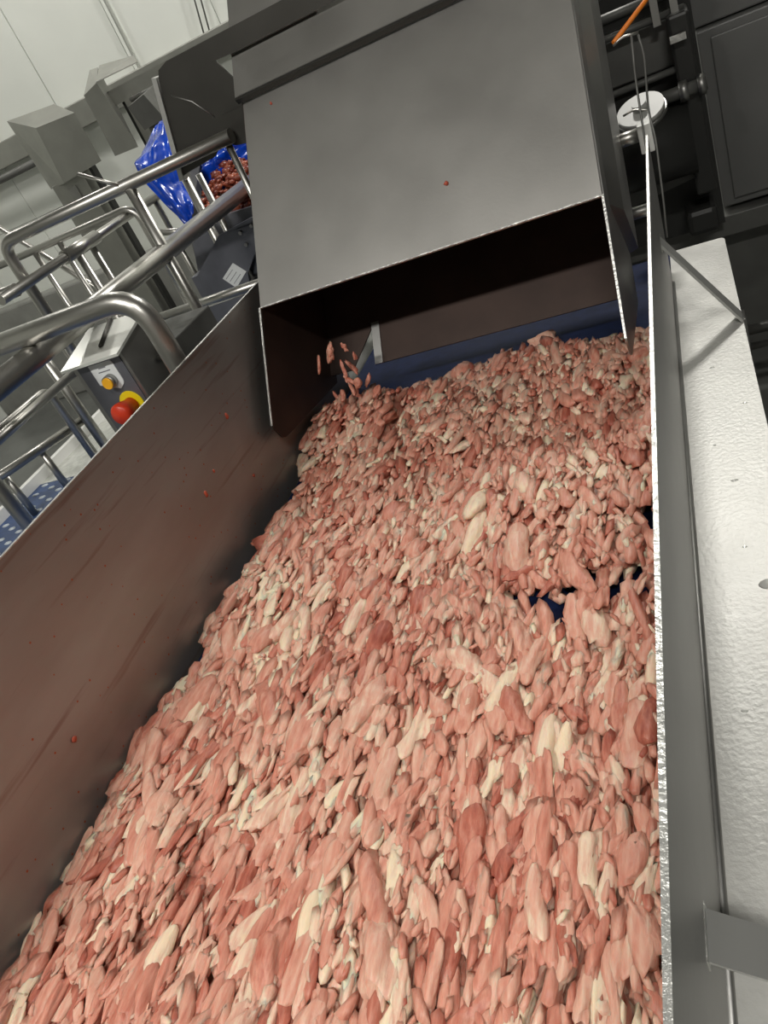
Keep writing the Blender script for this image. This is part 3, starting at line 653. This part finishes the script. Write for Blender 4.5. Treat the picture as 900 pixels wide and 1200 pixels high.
prism('tipper_arm', [(-2.73, 4.2, 1.985), (-2.60, 4.2, 2.005), (-2.55, 4.2, 1.86), (-2.70, 4.2, 1.85)], (-0.35, 0.82, 0.05), DGREY, hb)
tube('cross_bar', [(-3.2, 5.0, 2.03), (-2.4, 5.0, 2.03)], 0.015, STEEL, hb)
tag(box('duct_beam', (-7, 5.88, 2.03), (-1.0, 5.995, 2.21), HOODM, bev=0.008), 'long grey rectangular duct running along the white wall', 'duct')
tag(tube('wall_pipe', [(-7, 5.85, 1.97), (-4.4, 5.85, 1.97)], 0.03, DGREY), 'dark pipe under the duct at the left edge', 'pipe')
for k, x in enumerate((-2.98, -2.93)):
    tag(tube('hanger_rod', [(x + 0.12, 5.93, 2.75), (x, 5.93, 2.21)], 0.006, DGREY, seg=8), ['left of the two thin hanger rods above the duct', 'right of the two thin hanger rods above the duct'][k], 'rod', 'hanger rods')
tag(tube('wall_conduit', [(-3.62, 5.97, CEIL), (-3.62, 5.97, 2.21)], 0.010, WHITE), 'pale vertical conduit on the white wall above the hood', 'conduit')

# ------------------------------------------------------------------ dark machinery at the right
mc = tag(empty('machine_cabinet', (0.8, 3.6, 0)), 'large charcoal machine cabinet with framed door at upper right', 'cabinet')
box('body', (0.09, 3.5, 0.70), (1.6, 4.4, 1.365), CAB, mc, 0.006)
box('door', (0.135, 3.485, 0.73), (1.5, 3.5, 1.335), CAB, mc, 0.004)
box('base_frame', (-0.6, 3.44, 0.60), (1.6, 4.4, 0.685), DGREY, mc, 0.004)
box('lower_panel', (-0.6, 3.55, 0.0), (1.6, 4.4, 0.60), DGREY, mc)
box('rear_tower', (0.03, 3.56, 1.37), (1.6, 4.4, 1.66), CAB, mc, 0.006)
tube('lower_pipe', [(0.06, 2.9, 0.43), (1.6, 2.9, 0.43)], 0.02, STEEL, mc); tube('lower_pipe', [(0.06, 2.9, 0.36), (1.6, 2.9, 0.36)], 0.014, STEEL, mc)
box('pipe_bracket', (0.03, 2.86, 0.30), (0.09, 2.94, 0.50), STEEL, mc, 0.004)
dm = tag(empty('drive_unit', (-0.05, 3.2, 0.7)), 'black drive unit with shafts between chute and charcoal cabinet', 'machine')
box('back_plate', (-0.7, 3.36, 0.69), (0.085, 3.42, 1.85), BLACK, dm)
box('grey_panel', (-0.35, 3.26, 1.33), (0.015, 3.355, 1.50), DGREY, dm, 0.004)
for k, z in enumerate((1.50, 1.56, 1.63)): tube('top_bar', [(-0.4, 3.2, z), (0.06, 3.2, z)], 0.012 + 0.004 * (k % 2), DGREY, dm)
for x in (-0.03, 0.03): box('strap', (x - 0.012, 3.17, 1.48), (x + 0.012, 3.2, 1.68), STEEL, dm)
tube('motor', [(-0.30, 3.12, 1.11), (0.02, 3.12, 1.11)], 0.12, BLACK, dm, seg=28)
tube('drive_shaft', [(-0.1, 3.1, 1.27), (0.09, 3.1, 1.27)], 0.022, DGREY, dm)
tube('shaft_collar', [(0.0, 3.1, 1.27), (0.03, 3.1, 1.27)], 0.034, STEEL, dm); tube('shaft_collar', [(0.06, 3.1, 1.27), (0.085, 3.1, 1.27)], 0.034, STEEL, dm)
box('chain_guard', (0.0, 3.12, 0.9), (0.07, 3.3, 1.5), BLACK, dm, 0.01)
box('bright_clip', (0.0, 3.08, 1.425), (0.05, 3.1, 1.445), EDGE, dm)
tube('bar', [(-0.25, 3.15, 1.33), (0.03, 3.15, 1.335)], 0.012, DGREY, dm); tube('bar', [(-0.25, 3.15, 1.21), (0.03, 3.15, 1.215)], 0.012, DGREY, dm)
prism('lower_wedge', [(-0.3, 3.2, 0.90), (0.03, 3.2, 0.95), (0.03, 3.2, 1.0), (-0.3, 3.2, 0.99)], (0, 0.1, 0), DGREY, dm)
box('floor_block', (-0.05, 3.15, 0.74), (0.06, 3.3, 0.84), BLACK, dm, 0.02)
# white sheave
dk = tag(empty('cable_sheave', (-0.13, 2.8, 1.32)), 'white round sheave beside the chute flank', 'pulley')
SHEAVE = mat('grey_white_nylon', (0.42, 0.42, 0.40), 0.45)
ax = Vector((-0.07, -0.40, 0.91)).normalized(); cc = Vector((-0.115, 2.76, 1.325))
tube('disc', [cc - ax * 0.004, cc + ax * 0.012], 0.072, SHEAVE, dk, seg=32)
tube('rim', [cc - ax * 0.016, cc - ax * 0.004], 0.076, STEEL, dk, seg=32)
tube('hub', [cc + ax * 0.01, cc + ax * 0.035], 0.022, SHEAVE, dk, seg=20)
tube('axle', [cc - ax * 0.05, cc], 0.015, STEEL, dk, seg=12)
# wire hanger
wh = tag(empty('wire_hanger', (-0.1, 2.3, 1.15)), 'bent wire hanger hooked over the end of the right trough wall', 'wire hanger')
tube('wire', [(-0.083, 2.30, 1.60), (-0.093, 2.29, 1.50), (-0.097, 2.25, 1.393), (-0.097, 2.2, 1.34)], 0.0028, DGREY, wh, 0.03, 8)
tube('wire', [(-0.068, 2.30, 1.595), (-0.062, 2.29, 1.55), (-0.078, 2.28, 1.42), (-0.072, 2.25, 1.36), (-0.082, 2.2, 1.20), (-0.09, 2.18, 1.12)], 0.0028, DGREY, wh, 0.03, 8)
tube('cross_hook', [(-0.129, 2.30, 1.592), (-0.105, 2.30, 1.604), (-0.066, 2.30, 1.598)], 0.003, TUBE, wh, 0.02, 8)
tube('cross_hook', [(-0.14, 2.30, 1.426), (-0.115, 2.30, 1.432), (-0.076, 2.28, 1.423)], 0.003, TUBE, wh, 0.02, 8)
tag(tube('orange_cord', [(-0.127, 2.31, 1.597), (-0.038, 2.40, 1.648), (0.02, 2.46, 1.69)], 0.006, ORANGE, seg=8), 'orange cord tied to the wire hook beside the chute', 'cord')
